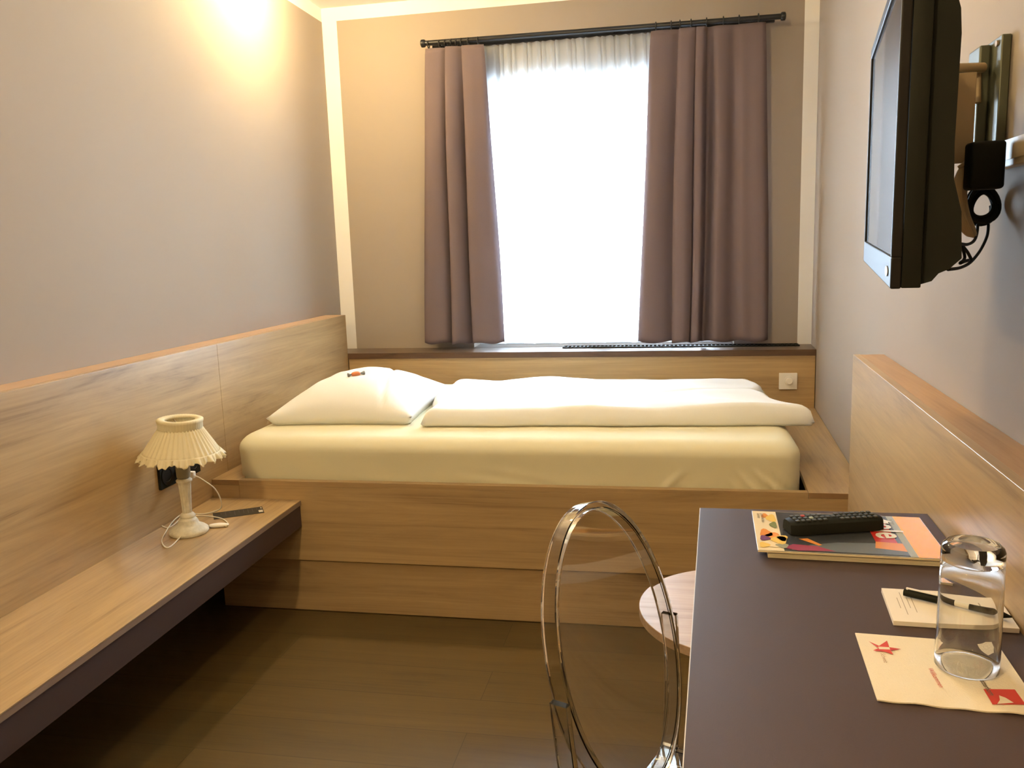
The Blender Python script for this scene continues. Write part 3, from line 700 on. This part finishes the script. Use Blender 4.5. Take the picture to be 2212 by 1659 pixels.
# posts joining ring and seat, and the four legs
def bar(bm, A, Bp, wa, wb, e1, e2):
    pa = [A+e1*sx*wa[0]+e2*sy*wa[1] for sx, sy in ((-1,-1),(1,-1),(1,1),(-1,1))]; pb = [Bp+e1*sx*wb[0]+e2*sy*wb[1] for sx, sy in ((-1,-1),(1,-1),(1,1),(-1,1))]
    hexa(bm, pa+pb, bev=.0018)
for s, ang in ((1, math.radians(-8)), (-1, math.radians(183))):
    A = ringpt(ang, .007, 0); m = seatpt(.045 if s > 0 else .955, .05, .4205)
    bm = B(); pth = [m, m.lerp(A, .5)+(dW*s*.010), A+Vector((0, 0, .008))]
    pth = smoothpath(pth, 6)
    rg = []
    for i, q in enumerate(pth):
        k = i/(len(pth)-1); w1, w3 = .0075-.002*k, .0135
        rg.append([bm.verts.new(q+dW*sx*w1+fac*sy*w3) for sx, sy in ((-1,-1),(1,-1),(1,1),(-1,1))])
    for A_, B_ in zip(rg, rg[1:]):
        for j in range(4): bm.faces.new((A_[j], A_[(j+1)%4], B_[(j+1)%4], B_[j]))
    bm.faces.new(rg[0]); bm.faces.new(rg[-1]); bmesh.ops.recalc_face_normals(bm, faces=bm.faces)
    bmesh.ops.bevel(bm, geom=[e for e in bm.edges], offset=.001, segments=1, affect='EDGES')
    obj('back_post', bm, M_poly, t)
for a_, f_ in ((.06, .06), (.94, .06), (.06, .94), (.94, .94)):
    top = seatpt(a_, f_, .354); bot = seatpt(.5+(a_-.5)*1.04, .5+(f_-.5)*(1.25 if f_ < .5 else 1.02), .0005)
    bm = B(); bar(bm, bot, top, (.010, .010), (.017, .017), dW, fac); obj('leg', bm, M_poly, t)

# ------------------------------------------------------------------ things on the desk
def Zd(x, y, h=0): return atZ(x, y, ZD+h)
# paper napkin
a0, a1 = Zd(1847, 1371), Zd(1895, 1517); ey = (a0-a1); Ln = ey.length; ey = ey/Ln; ex = Vector((ey.y, -ey.x, 0)); S = .1675
Mn = frameM((a1.x, a1.y, ZD+.0005), ex, ey)
t = thing('paper_napkin', 'square cream paper napkin printed with a red star, under the glass', 'napkin', a1+ex*.08+ey*.08+Vector((0, 0, .0005)))
bm = B()
def nap(u, v, h): 
    return Mn @ Vector((u*S, v*Ln*1.0, h+.0006*math.sin(u*9)*(1-v)+(.0007*math.sin(u*23+2) if v < .01 else 0)))
for h in (.0005, .0022):
    g = grid(bm, 30, 10, lambda u, v, h=h: nap(u, v, h))
    if h == .0005: g0 = g
    else:
        for j in range(30): bm.faces.new((g0[0][j], g0[0][j+1], g[0][j+1], g[0][j])); bm.faces.new((g0[10][j], g0[10][j+1], g[10][j+1], g[10][j]))
        for j in range(10): bm.faces.new((g0[j][0], g0[j+1][0], g[j+1][0], g[j][0])); bm.faces.new((g0[j][30], g0[j+1][30], g[j+1][30], g[j][30]))
bmesh.ops.recalc_face_normals(bm, faces=bm.faces)
nh = .0034
def N2(x, y, h=nh): q = Mn.inverted() @ Zd(x, y, .0045); return Mn @ Vector((q.x, q.y, h))
# six pointed red star with white bar through it
sc_ = N2(1909, 1399)
star = [(1876,1384),(1899,1394),(1916,1383),(1921,1397),(1947,1401),(1924,1404),(1930,1413),(1912,1407),(1886,1404),(1898,1399)]
ctr = N2(1910, 1400)
for i in range(len(star)):
    poly(bm, [ctr, N2(*star[i]), N2(*star[(i+1) % len(star)])], 1)
poly(bm, [N2(1897, 1396, nh+.0002), N2(1921, 1397.5, nh+.0002), N2(1923, 1402.5, nh+.0002), N2(1899, 1401.5, nh+.0002)], 0)
def Tm(px, py, px2, py2, h=nh):
    o_ = N2(px, py, h); e = (N2(px2, py2, h)-o_); return frameM(o_, e, Vector((-e.y, e.x, 0)))
text(bm, 'Schweiz', .0075, Tm(1902, 1410, 1913, 1438), 3)
text(bm, 'Willkommen', .0085, Tm(2004, 1442, 2032, 1488), 1)
text(bm, 'Welcome', .0065, Tm(2031, 1420, 2045, 1444), 3)
text(bm, 'Matterhorn', .0085, Tm(2112, 1462, 2152, 1520), 2, .0002)
c0 = N2(2108, 1452); 
for k in range(20):
    an, an2 = 2*PI*k/20, 2*PI*(k+1)/20
    poly(bm, [c0+(ex*math.cos(an)+ey*math.sin(an))*.0075, c0+(ex*math.cos(an2)+ey*math.sin(an2))*.0075, c0+(ex*math.cos(an2)+ey*math.sin(an2))*.0058, c0+(ex*math.cos(an)+ey*math.sin(an))*.0058], 2)
text(bm, 'W', .008, Matrix.Translation(c0-ex*.003-ey*.003) @ frameM((0,0,0), ex, ey), 2)
q0, q1, q2, q3 = N2(2124, 1487, nh-.0001), N2(2144, 1520, nh-.0001), N2(2216, 1521, nh-.0001), N2(2192, 1488, nh-.0001)
poly(bm, [q0, q1, q2, q3], 1)
poly(bm, [N2(2154, 1520, nh+.0001), N2(2190, 1517, nh+.0001), N2(2172, 1506, nh+.0001), N2(2158, 1501, nh+.0001), N2(2160, 1511, nh+.0001)], 0)
obj('napkin_paper', bm, [plain('cream_tissue', (.80, .72, .57), .9, spec=.1, bump=.5, bscale=500), plain('red_print', (.55, .045, .03), .7), plain('grey_print', (.14, .11, .08), .7), plain('pale_brown_print', (.45, .28, .16), .7)], t)
# note pad
pz = .007
p = [Zd(1930, 1341, pz), Zd(2203, 1358, pz), None, Zd(1904, 1270, pz)]
p[2] = p[1]+(p[3]-p[0])*1.0
t = thing('notepad', 'white notepad with small grey print behind the drinking glass', 'notepad', (p[0]+p[2])/2+Vector((0, 0, -pz+.0004)))
bm = B(); hexa(bm, [v-Vector((0, 0, pz-.0004)) for v in p]+p, bev=.0004)
def Pp(s, q, h=.0003): return p[3]+(p[2]-p[3])*s+(p[0]-p[3])*q+Vector((0, 0, h))
for s, qa, qb in ((.10, .30, .62), (.14, .12, .80), (.185, .28, .60), (.225, .25, .72)): poly(bm, [Pp(s, qa), Pp(s+.006, qa), Pp(s+.006, qb), Pp(s, qb)], 1)
poly(bm, [Pp(.80, .3), Pp(.815, .3), Pp(.815, .6), Pp(.80, .6)], 1)
obj('paper_block', bm, [plain('white_paper', (.80, .74, .66), .8, spec=.1), plain('grey_ink', (.36, .30, .24), .8)], t)
# pen
a, b = Zd(1953, 1279, pz+.0065), Zd(2186, 1333, pz+.0065)
a = a; dpen = (b-a)
t = thing('ballpoint_pen', 'black and white ballpoint pen lying across the notepad', 'pen', (a+b)/2+Vector((0, 0, -.0055)))
bm = B(); tube(bm, [a+dpen*(.0+.46*i/6) for i in range(7)], .0052, 14); obj('cap', bm, M_black, t, True, 40)
bm = B(); tube(bm, [a+dpen*(.4605+.16*i/4) for i in range(5)], .0048, 14); obj('grip', bm, M_white, t, True, 40)
bm = B(); tube(bm, [a+dpen*(.621+.379*i/10) for i in range(11)], lambda s: .0050 if s < .75 else .0050-.004*(s-.75)/.25, 14); obj('barrel', bm, M_black, t, True, 40)
bm = B(); off = Vector((0, 0, .0062)); sd_ = Vector((-dpen.y, dpen.x, 0)).normalized()*.0018
cpts = [a+dpen*.02, a+dpen*.36]; hexa(bm, [cpts[0]-sd_+off, cpts[1]-sd_+off, cpts[1]+sd_+off, cpts[0]+sd_+off]+[v+Vector((0, 0, .0014)) for v in (cpts[0]-sd_+off, cpts[1]-sd_+off, cpts[1]+sd_+off, cpts[0]+sd_+off)]); tube(bm, [a+dpen*.03, a+dpen*.03+off], .0015, 6); obj('clip', bm, M_white, t)
# drinking glass, upside down
g = Zd(2087, 1446); gr = .0350; gh = .1540; gz = ZD+.0046
t = thing('drinking_glass', 'clear tumbler standing upside down on the napkin', 'glass', (g.x, g.y, gz))
prof_o = [(gr-.0010, 0), (gr, .0012)] + [(gr-.0012*(i/8), .004+(gh-.012)*i/8) for i in range(1, 9)] + [(gr-.0030, gh-.0035), (gr-.007, gh)] + [(.018, gh-.0012), (.0005, gh-.002)]
prof_i = [(.0005, gh-.026), (.018, gh-.0255), (gr-.008, gh-.0235), (gr-.0042, gh-.031)] + [(gr-.0026+.0003*(1-i/8), gh-.04-(gh-.042)*i/8) for i in range(1, 9)]
bm = B(); lathe(bm, prof_o+prof_i, (g.x, g.y, gz), 96, cap=False)
# close rim and poles
bm.verts.ensure_lookup_table(); n = 96; R0 = bm.verts[:n]; RL = bm.verts[-n:]
for i in range(n): bm.faces.new((R0[i], R0[(i+1) % n], RL[(i+1) % n], RL[i]))
k1 = len(prof_o)*n
# remove the tiny inner tube between the two poles and cap both
to, ti = bm.verts[k1-n:k1], bm.verts[k1:k1+n]
fs = [f for f in bm.faces if all(v in set(to) | set(ti) for v in f.verts)]
bmesh.ops.delete(bm, geom=fs, context='FACES_ONLY')
bm.verts.ensure_lookup_table(); bm.faces.new(bm.verts[k1-n:k1]); bm.faces.new(bm.verts[k1:k1+n])
bmesh.ops.recalc_face_normals(bm, faces=bm.faces)
obj('glass_body', bm, M_glass, t, True, 45)
# magazine
mzh = .0150
m00, m10, m01 = Zd(1637, 1187, mzh), Zd(2060, 1208, mzh), Zd(1622, 1102, mzh)
ex = (m10-m00); Lx = .290; ex.normalize(); ey = Vector((-ex.y, ex.x, 0)); Ly = (m01-m00).dot(ey)
Lx = min(Lx, (XR(m00.y, -RT)-m00.x)/ex.x-.006)
Mm = frameM((m00.x, m00.y, 0), ex, ey)
def mg(u, v, h=0.0): return Mm @ Vector((u*Lx, v*Ly, ZD+mzh-.0012+h))
def mgp(px, py, h=.0006): q = Mm.inverted() @ Zd(px, py, mzh); return (q.x/Lx, q.y/Ly)
t = thing('magazine', 'colourful magazine with dark cover and orange band on the desk', 'magazine', (Mm @ Vector((Lx/2, Ly/2, ZD+.0004))))
bm = B(); box(bm, (.016, .003, ZD+.0006), (Lx-.001, Ly-.003, ZD+mzh-.0045), bev=.0006, M=Mm)
for i in range(4): box(bm, (.0158, .0026, ZD+.003+i*.0022), (Lx-.0009, .0031, ZD+.0034+i*.0022), mi=1, M=Mm)
obj('pages', bm, [plain('page_edges', (.58, .52, .38), .8), plain('page_shadow_lines', (.42, .36, .24), .8)], t)
cols = [(.035, .038, .045), (.80, .68, .46), (.80, .36, .01), (.50, .03, .025), (.30, .31, .24), (.72, .27, .06), (.80, .55, .14), (.16, .06, .18), (.10, .12, .14), (.75, .70, .62), (.30, .04, .09), (.12, .10, .08), (.20, .24, .10)]
mm_ = [plain('cover_ink_'+w_, c_, .25, spec=.5) for w_, c_ in zip(('charcoal','cream','orange','red','sage','amber','yellow','violet','slate','white','maroon','brown','green'), cols)]
bm = B(); box(bm, (0, 0, ZD+mzh-.0044), (Lx, Ly, ZD+mzh-.0012), mi=1, bev=.0004, M=Mm)
def patch(uv, mi, h): poly(bm, [mg(u, v, h) for u, v in uv], mi)
patch([(.145, .01), (.84, .01), (.84, .99), (.145, .99)], 0, .0003)
patch([(.002, .01), (.145, .01), (.145, .99), (.002, .99)], 1, .0003)
patch([(.80, .01), (.84, .01), (.84, .99), (.80, .99)], 4, .0005)
patch([(.84, .01), (.995, .01), (.995, .99), (.84, .99)], 2, .0005)
patch([(.18, .04), (.80, .04), (.80, .30), (.45, .26), (.30, .18)], 8, .0005)
patch([(.66, .22), (.775, .24), (.775, .99), (.66, .99)], 3, .0006)
patch([(.64, .17), (.80, .12), (.80, .30), (.66, .32)], 5, .00065)
patch([(.14, .08), (.22, .03), (.42, .05), (.33, .15), (.20, .17)], 10, .0007)
patch([(.24, .30), (.34, .16), (.36, .18), (.29, .32)], 5, .0008)
# fruit and salad pictures on the cream strip
def blob(u, v, ru, rv, mi, h, rot=0):
    n = 14; pts = []
    for i in range(n):
        a = 2*PI*i/n; k = 1+.18*math.sin(a*3+u*40)
        pts.append((u+ru*k*math.cos(a+rot), v+rv*k*math.sin(a)))
    patch(pts, mi, h)
for u, v, ru, rv, mi in ((.075, .86, .022, .06, 5), (.11, .80, .03, .10, 6), (.115, .62, .022, .08, 12), (.06, .40, .035, .10, 5), (.10, .34, .045, .08, 5), (.05, .28, .03, .06, 7), (.13, .25, .045, .09, 6), (.15, .30, .03, .07, 6), (.04, .12, .03, .06, 6), (.09, .12, .035, .05, 1), (.14, .12, .035, .05, 4)):
    blob(u, v, ru, rv, mi, .0009+.00002*mi)
def Tm2(u, v, size): # text reading down the short side
    o_ = mg(u, v, .0013); return frameM(o_, -ey, ex)
text(bm, 'tele', .066, Tm2(.685, .88, 0), 9, .0014)
text(bm, 'Leicht und fein', .0085, Tm2(.050, .92, 0), 11); text(bm, 'Sommer', .0085, Tm2(.028, .92, 0), 11)
text(bm, 'Das Magazin', .006, Tm2(.812, .9, 0), 11)
bm.faces.ensure_lookup_table()
obj('cover', bm, mm_, t)
# remote control
r0, r1 = Zd(1700, 1134, mzh+.012), Zd(1898, 1122, mzh+.012)
ex2 = (r1-r0); RL_ = ex2.length; ex2.normalize(); ey2 = Vector((-ex2.y, ex2.x, 0)); Mr = frameM(((r0+r1).x/2, (r0+r1).y/2, ZD+mzh+.0006), ex2, ey2)
t = thing('remote_control', 'black remote control lying on the magazine', 'remote control', Mr @ Vector((0, 0, 0)))
hw = .0245
bm = B(); n = 14
sect = [(-1, .0), (-.98, .35), (-.86, .78), (-.6, .97), (0, 1), (.6, .97), (.86, .78), (.98, .35), (1, 0)]
rows_ = []
for i in range(n+1):
    s = i/n; x = (s-.5)*RL_; k = min(1, (min(s, 1-s)/.05))**.5 if min(s, 1-s) < .05 else 1; k = .72+.28*k; hh = .021*(.75+.25*k)
    rows_.append([bm.verts.new(Mr @ Vector((x, a_*hw*k, b_*hh+.0002))) for a_, b_ in sect])
for A, Bq in zip(rows_, rows_[1:]):
    for j in range(8): bm.faces.new((A[j], Bq[j], Bq[j+1], A[j+1]))
    bm.faces.new((A[0], A[8], Bq[8], Bq[0]))
bm.faces.new(rows_[0]); bm.faces.new(list(reversed(rows_[-1]))); bmesh.ops.recalc_face_normals(bm, faces=bm.faces)
obj('case', bm, M_black, t, True, 35)
M_key = plain('dark_rubber_key', (.045, .05, .05), .6); M_keyr = plain('red_key', (.35, .05, .04), .6); M_keyg = plain('pale_key', (.35, .40, .35), .5)
cnt = 0
for i in range(15):
    for j in range(3):
        x = (-.42+.84*i/14)*RL_; y = (-.5+.5*j)*hw
        if i in (6, 7) and j != 1: continue
        m_ = M_keyr if (i, j) == (2, 2) else M_keyg if i == 3 and j == 1 else M_key
        bm = B(); box(bm, (x-.0032, y-.0034, .0205), (x+.0032, y+.0034, .0232), bev=.0008, M=Mr); obj('key', bm, m_, t, True, 40); cnt += 1

# ------------------------------------------------------------------ television on the right wall
N0 = Vector((.2562, 1.0721, 1.2183)); F0 = Vector((.3602, 1.7146, 1.2343))
dT = (F0-N0); TW = dT.length; dT.normalize(); nT = Vector((dT.y, -dT.x, 0)).normalized(); uT = nT.cross(dT).normalized()
if uT.z < 0: uT = -uT
TH = .384
MT = Matrix(((dT.x, nT.x, uT.x, N0.x), (dT.y, nT.y, uT.y, N0.y), (dT.z, nT.z, uT.z, N0.z), (0,0,0,1)))
def T(x, y, z): return MT @ Vector((x, y, z))
t = thing('television', 'black flat television angled away from the right wall', 'television', T(TW/2, .03, 0))
# front bezel
bm = B(); bw = .018; bb = .038; fz = .012
box(bm, (0, 0, 0), (TW, fz, bb), bev=.002, M=MT); box(bm, (0, 0, TH-bw), (TW, fz, TH), bev=.002, M=MT)
box(bm, (0, 0, bb-.001), (bw*.55, fz, TH-bw+.001), bev=.002, M=MT); box(bm, (TW-bw, 0, bb-.001), (TW, fz, TH-bw+.001), bev=.002, M=MT)
obj('bezel', bm, M_gloss, t)
bm = B(); box(bm, (bw*.5, .0035, bb-.002), (TW-bw+.002, .010, TH-bw+.002), M=MT); obj('screen', bm, M_screen, t)
bm = B(); box(bm, (0.0008, fz+.0002, .0008), (TW-.0008, .0335, TH-.0008), bev=.0015, M=MT)
# rear housing: side silhouette (depth, height) extruded along the width
sil = [(.0345, .0045), (.0345, .360), (.040, .358), (.047, .348), (.055, .334), (.0615, .312), (.0635, .285), (.0625, .165), (.064, .125), (.0735, .088), (.0765, .034), (.064, .022), (.053, .017), (.046, .008)]
Lf = [bm.verts.new(T(.010, y, z)) for y, z in sil]; Rf = [bm.verts.new(T(TW-.010, y, z)) for y, z in sil]
bm.faces.new(Lf); bm.faces.new(list(reversed(Rf)))
for i in range(len(sil)): j = (i+1) % len(sil); bm.faces.new((Lf[i], Rf[i], Rf[j], Lf[j]))
bmesh.ops.recalc_face_normals(bm, faces=bm.faces)
obj('housing', bm, M_black, t, True, 25)
bm = B(); n = 20; cL = T(.050, -.0006, .0185)
ring_ = [bm.verts.new(cL+dT*.020*math.cos(2*PI*i/n)+uT*.0065*math.sin(2*PI*i/n)) for i in range(n)]; r2_ = [bm.verts.new(v.co-nT*.001) for v in ring_]
bm.faces.new(r2_)
for i in range(n): bm.faces.new((ring_[i], ring_[(i+1) % n], r2_[(i+1) % n], r2_[i]))
bmesh.ops.recalc_face_normals(bm, faces=bm.faces); obj('badge', bm, plain('silver_badge', (.33, .33, .30), .45), t)
# swivel mount
t = thing('television_bracket', 'grey metal swivel bracket screwed to the wall behind the television', 'bracket', (XR(1.63), 1.63, 1.44))
M_gm = plain('grey_green_metal', (.085, .090, .060), .45, metal=.3); M_bm = plain('beige_metal', (.30, .22, .125), .5, metal=.2)
bm = B(); slab(bm, lambda y: XR(y)-.016, lambda y: XR(y)-.0008, 1.572, 1.690, 1.395, 1.603, bev=.002)
slab(bm, lambda y: XR(y)-.034, lambda y: XR(y)-.016, 1.625, 1.690, 1.40, 1.598, bev=.003); obj('wall_plate', bm, M_gm, t)
for zz in (1.592, 1.41):
    bm = B(); lathe(bm, [(.005, 0), (.005, .003)], (XR(1.59)-.0165, 1.59, zz), 12, M=Matrix.Rotation(-PI/2, 4, 'Y')); obj('screw', bm, M_bm, t, True, 30)
hp = atT(2113, 170, 1.45)
for ya_, yb_ in ((148, 156), (205, 213)):
    A = atT(2080 if ya_ < 200 else 2105, ya_+6, 1.43); Bq = Vector((XR(1.65)-.02, 1.65, A.z))
    bm = B(); tube(bm, [A, A.lerp(Bq, .5), Bq], .0045, 10); obj('arm', bm, M_gm, t, True, 40)
bm = B(); tube(bm, [atT(2062, 148, 1.40), atT(2124, 146, 1.42)], .0082, 14); obj('pivot_tube', bm, M_bm, t, True, 40)
bm = B(); tube(bm, [atT(2113, 150, 1.43), atT(2112, 222, 1.43)], .0055, 12); obj('hinge_pin', bm, M_bm, t, True, 40)
# beige plate between arm and television back
Pt = atT(2084, 158, 1.36); Pb = atT(2086, 350, 1.36); bm = B()
y_ = Pt.y; box(bm, (Pt.x-.0145, y_-.004, Pb.z), (Pt.x+.0175, y_+.004, Pt.z), bev=.001); box(bm, (Pt.x-.022, y_-.012, Pb.z), (Pt.x-.0147, y_+.012, Pt.z), bev=.001)
obj('carrier_plate', bm, M_bm, t)
bm = B(); kx = T((Pt.y-N0.y)/dT.y, .0745, 0)
box(bm, (kx.x-.002, y_-.02, 1.42), (Pt.x-.0222, y_+.02, 1.52)); obj('spacer', bm, M_gm, t)
# white cable trunking along the wall
t = thing('cable_duct', 'cream cable duct running along the wall behind the television', 'cable duct', (XR(1.3)-.01, 1.3, 1.382))
bm = B(); slab(bm, lambda y: XR(y)-.020, lambda y: XR(y)-.0008, .95, 1.571, 1.384, 1.4275, bev=.002); obj('duct_body', bm, plain('cream_pvc', (.60, .48, .30), .45), t)
bm = B(); slab(bm, lambda y: XR(y)-.0215, lambda y: XR(y)-.0202, .95, 1.571, 1.395, 1.4265); obj('duct_lid', bm, plain('cream_pvc_lid', (.68, .56, .36), .4), t)
# power adaptor and cable coils
A = atT(2091, 308, 1.33); Bq = atT(2163, 408, 1.33)
t = thing('power_adaptor', 'black power adaptor box hanging behind the television', 'power adaptor', ((A.x+Bq.x)/2, A.y, Bq.z))
zA, zB = max(A.z, Bq.z), min(A.z, Bq.z)
bm = B(); box(bm, (A.x, A.y-.018, zB), (min(Bq.x, XR(A.y)-.022), A.y+.018, zA), bev=.006, seg=3); obj('adaptor_case', bm, M_black, t, True, 40)
bm = B(); box(bm, (A.x+.012, A.y-.006, zB+.02), (A.x+.03, A.y+.05, zB+.05)); obj('hook', bm, M_black, t)
t = thing('cable_coil', 'beige cable wound in a long loop behind the television', 'cable', atT(2085, 505, 1.40))
M_bc = plain('beige_cable', (.42, .31, .17), .5)
bm = B()
for i in range(6):
    k = i/5; lp_ = smoothpath([atT(2096-k*6, 348+k*4, 1.365), atT(2074+k*8, 368-k*2, 1.36), atT(2056+k*18, 420, 1.355), atT(2062+k*20, 465, 1.355), atT(2080+k*20, 497+k*5, 1.36), atT(2094+k*12, 508+k*2, 1.37), atT(2089+k*14, 494, 1.385), atT(2073+k*18, 462, 1.39), atT(2068+k*17, 420, 1.39), atT(2084+k*8, 372, 1.38)], 8, True)
    tube(bm, lp_, .0032, 8, closed=True)
tube(bm, smoothpath([atT(2070, 362, 1.36), atT(2086, 350, 1.355), atT(2096, 330, 1.38)], 6), .0030, 8); obj('loops', bm, M_bc, t, True)
t = thing('cable_coil', 'black cable coiled round under the power adaptor', 'cable', atT(2122, 490, 1.42))
bm = B(); pts = []; turns = 6
for i in range(turns*28+1):
    a = 2*PI*i/28; k = i/(turns*28); c0 = atT(2123, 443, 1.41); rr = .0235+.0055*math.sin(k*23)
    pts.append(c0+c_r*rr*math.cos(a)*.93+Vector((0, 0, 1))*(rr*1.10)*math.sin(a)+c_f*(.012*(k-.5)+.004*math.sin(a*2)))
tube(bm, pts, .0036, 8); obj('loops', bm, M_black, t, True)
t = thing('television_cable', 'thin black cables dropping in a curve from coil to television', 'cable', atT(2090, 585, 1.3))
for pts in ([(2135, 485, 1.41), (2132, 510, 1.39), (2118, 540, 1.36), (2098, 565, 1.30), (2075, 578, 1.22), (2048, 582, 1.14)], [(2112, 485, 1.40), (2110, 505, 1.38), (2104, 520, 1.34), (2090, 528, 1.28), (2072, 526, 1.20)], [(2078, 530, 1.26), (2090, 545, 1.28), (2098, 560, 1.30)], [(2076, 527, 1.25), (2084, 556, 1.27), (2074, 568, 1.24), (2080, 566, 1.24), (2092, 562, 1.28)]):
    bm = B(); tube(bm, smoothpath([atT(*q) for q in pts], 8), .0024, 8); obj('cable', bm, M_black, t, True)
bpy.context.view_layer.update()
